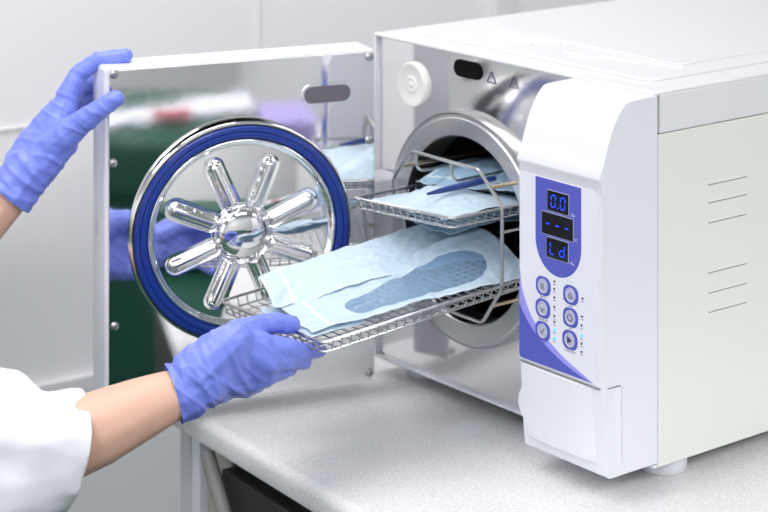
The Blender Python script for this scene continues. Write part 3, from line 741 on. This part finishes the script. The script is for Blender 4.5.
glove('glove', RH, at(181, 392, 2.20), ax, .0026, [(at(174, 391, 2.20), -(at(215, 378, 2.212) - at(171, 394, 2.198)))])
def LH(bm):
    chain(bm, [(at(-2, 208, 2.42), .0290), (at(14, 191, 2.425), .0290), (at(30, 170, 2.43), .0285)])
    hull(bm, [(at(20, 180, 2.43), .026), (at(36, 170, 2.43), .024), (at(62, 143, 2.430), .0195), (at(60, 112, 2.455), .0165), (at(38, 140, 2.45), .020)])
    hull(bm, [(at(58, 132, 2.440), .0190), (at(69, 98, 2.455), .0130), (at(66, 104, 2.478), .0125), (at(60, 112, 2.498), .0120), (at(40, 140, 2.47), .017)])
    # thumb across the inner face
    chain(bm, [(at(54, 146, 2.428), .0195), (at(82, 123, 2.415), .0140), (at(100, 110, 2.408), .0108), (at(117, 99, 2.408), .0100)])
    # index over the top edge
    chain(bm, [(at(69, 95, 2.455), .0130), (at(80, 74, 2.462), .0108), (at(100, 59.5, 2.465), .0092), (at(126, 56.5, 2.468), .0086)])
    chain(bm, [(at(69, 100, 2.478), .0128), (at(83, 84, 2.505), .0108), (at(97, 79, 2.522), .0092), (at(114, 80, 2.525), .0086)])
    chain(bm, [(at(66, 106, 2.492), .0122), (at(84, 98, 2.520), .0104), (at(98, 98, 2.530), .0090), (at(112, 99, 2.532), .0084)])
    chain(bm, [(at(62, 116, 2.502), .0115), (at(80, 114, 2.522), .0095), (at(92, 115, 2.530), .0084), (at(104, 116, 2.532), .0078)])
ax = at(50, 150, 2.44) - lw
glove('glove', LH, at(12, 194, 2.425), ax, .0022, [(at(10, 197, 2.425), -(at(36, 166, 2.43) - at(8, 201, 2.42)))])
# ---- coat
bm = bmesh.new()
cz_ = [(at(105, 446, 2.18), .056), (at(72, 450, 2.18), .0575), (at(20, 462, 2.18), .066), (at(-40, 468, 2.18), .070)]
chain(bm, cz_); chain(bm, [cz_[-1], (at(-90, 380, 2.22), .074), (rs, .072)]); chain(bm, [cz_[-2], (at(-12, 428, 2.19), .063)]); 
chain(bm, [(at(-30, 232, 2.42), .050), (at(-60, 265, 2.42), .056), (le, .062), (ls, .070)])
hull(bm, [(rs, .072), (ls, .072), (chest, .125)]); hull(bm, [(chest, .145), (pelvis, .155), (pelvis + V((.05, -.06, 0)), .145)])
hull(bm, [(pelvis, .155), (pelvis + V((0, 0, -.35)), .17)])
hull(bm, [((rs + ls) / 2, .07), (neck + V((0, 0, -.02)), .066)])
cax = (at(95, 426, 2.18) - at(20, 458, 2.17)).normalized()
def clamp_(x): return max(-.007, min(.009, x))
def cdf(p, n):
    return clamp_(.008 * noise.noise(V((p.x * 9, p.y * 9, p.z * 16))) + .007 * (.35 - abs(noise.noise(V((p.x * 13 - p.z * 9, p.y * 13, p.z * 7))))) + .003 * noise.noise(p * 34)) 
cutR = (at(75, 450, 2.18), RT + FW * .36 + V((0, 0, -.22)))
cutL = (at(-48, 250, 2.42), (lw - le))
cutN = (neck + V((0, 0, -.005)), V((0, 0, 1))); cutH = (pelvis + V((0, 0, -.42)), V((0, 0, -1)))
flesh('coat', bm, 'coat', per, .0045, 6, cdf, [cutR, cutL, cutN], .0022)
bm = bmesh.new()
for k in (-1, 1):
    hip = pelvis + sd * .08 * k; knee = V((hip.x + .05, hip.y + .08, -.46)); ank = V((hip.x + .02, hip.y, -.84))
    chain(bm, [(hip, .105), (knee, .078), (ank + V((0, 0, .01)), .066)])
hull(bm, [(pelvis, .14), (pelvis + V((0, 0, -.05)), .14)])
flesh('trousers', bm, 'trousers', per, .007, 4)
for k in (-1, 1):
    hip = pelvis + sd * .08 * k; ank = V((hip.x + .02, hip.y, -.84))
    bm = bmesh.new(); hull(bm, [(ank + V((0, 0, -.015)) - fw * .03, .040), (ank + V((0, 0, -.022)) + fw * .08, .034), (ank + V((0, 0, -.030)) + fw * .15, .026)]); 
    flesh('shoe', bm, 'shoe', per, .004, 4)
bm = bmesh.new(); hull(bm, [(head + V((0, 0, .045)) - fw * .020, .092), (head + V((0, 0, .03)) - fw * .035, .088), (head + V((0, 0, -.03)) - fw * .05, .062)], 3); hull(bm, [(head - fw * .125 + V((0, 0, .03)), .035), (head - fw * .09 + V((0, 0, .03)), .03)])
flesh('hair', bm, 'hair', per, .005, 3)
for k in (-1, 1):
    bm = bmesh.new(); hull(bm, [(head + fw * .0800 + sd * .031 * k + V((0, 0, .012)), .0100)], 3); ey = fin('eye', bm, 'trim', per)
    bm = bmesh.new(); hull(bm, [(head + fw * .0865 + sd * .031 * k + V((0, 0, .012)), .0048)], 3); fin('iris', bm, 'hair', ey)
bm = bmesh.new(); hull(bm, [(head + fw * .082 + sd * -.020 + V((0, 0, -.055)), .004), (head + fw * .085 + sd * .020 + V((0, 0, -.055)), .004)]); fin('mouth', bm, pmat('lips', (.5, .16, .14), .5), per)

# ---------------------------------------------------------------- lights
def area(name, loc, size, sy, power, rot=(0, 0, 0), col=(1, 1, 1)):
    l = bpy.data.lights.new(name, 'AREA'); l.shape = 'RECTANGLE'; l.size = size; l.size_y = sy; l.energy = power; l.color = col
    o = bpy.data.objects.new(name, l); C.objects.link(o); o.location = loc; o.rotation_euler = rot; return o
M['lamp'] = emit('lamp_diffuser', (1, .98, .96), 3.0)
def ceiling_light(x, y, sx, sy, power, label, rz=ca):
    t = empty('ceiling_light', (x, y, CEZ - .05)); tag(t, label, 'ceiling light', 'flush ceiling lights'); t.rotation_euler = (0, 0, rz)
    bm = bmesh.new(); box(bm, -sx / 2 - .02, sx / 2 + .02, -sy / 2 - .02, sy / 2 + .02, CEZ - .045, CEZ - .001)
    mw = Matrix.Translation(V((x, y, 0))) @ Matrix.Rotation(rz, 4, 'Z')
    bm.transform(mw); fin('lamp_housing', bm, 'trim', t)
    bm = bmesh.new(); box(bm, -sx / 2, sx / 2, -sy / 2, sy / 2, CEZ - .055, CEZ - .045); bm.transform(mw); fin('lamp_diffuser', bm, 'lamp', t)
    a = area('ceiling_lamp', (x, y, CEZ - .058), sx, sy, power, (0, 0, rz), (1, .972, .992))
ceiling_light(-.28, .20, .16, 1.6, 9, 'long narrow ceiling light over the autoclave')
for x, y, pw in ((2.35, -.75, 34), (.95, -2.0, 12), (.10, -1.0, 11), (-.20, -2.7, 9), (3.1, 1.3, 44), (3.4, -2.7, 52)):  # unseen panels added to brighten worktop, walls and cupboard
    ceiling_light(x, y, .6, 1.2, pw, 'added ceiling light brightening the room')
M['fill_glow'] = emit('added_fill_glow', (.96, .97, 1), 1.6)
RB('added_fill_pane_1', .2, 3.6, YF, YF + .02, -.15, 1.45, 'fill_glow')  # unseen glowing pane added to light the upright faces; no opening behind it
for k_, (a0, a1, c0, c1) in enumerate(((.12, .2, -.23, 1.53), (3.6, 3.68, -.23, 1.53), (.2, 3.6, -.23, -.15), (.2, 3.6, 1.45, 1.53), (1.86, 1.94, -.15, 1.45))):
    RB('trim_%d' % (k_ + 5), a0, a1, YF, YF + .04, c0, c1, 'trim')  # strips framing the added glowing pane
wl = UX * 1.9 + UY * (YF + .05) + V((0, 0, .65)); area('added_fill_light', wl, 3.3, 1.5, 5, (PI / 2, 0, ca), (.97, .98, 1))  # extra fill light added in front of the glowing pane
w = bpy.data.worlds.new('world'); bpy.context.scene.world = w; w.use_nodes = True
w.node_tree.nodes['Background'].inputs[0].default_value = (.9, .95, 1, 1); w.node_tree.nodes['Background'].inputs[1].default_value = .5
# ---------------------------------------------------------------- camera
cd = bpy.data.cameras.new('camera'); cam = bpy.data.objects.new('camera', cd); C.objects.link(cam)
cam.location = CAM; cam.rotation_euler = (PI / 2, 0, math.atan2(-FW.x, FW.y))
cd.sensor_width = 36; cd.sensor_fit = 'HORIZONTAL'; cd.lens = 36 * FPX / 768; cd.shift_x = .0018; cd.shift_y = -(256 + 330) / 768
cd.clip_start = .05; cd.clip_end = 50
cd.dof.use_dof = True; cd.dof.focus_distance = 2.28; cd.dof.aperture_fstop = 6.0
sc = bpy.context.scene; sc.camera = cam
sc.view_settings.view_transform = 'Standard'; sc.view_settings.look = 'None'; sc.view_settings.exposure = -.16; sc.view_settings.gamma = 1
sc.view_settings.use_curve_mapping = False
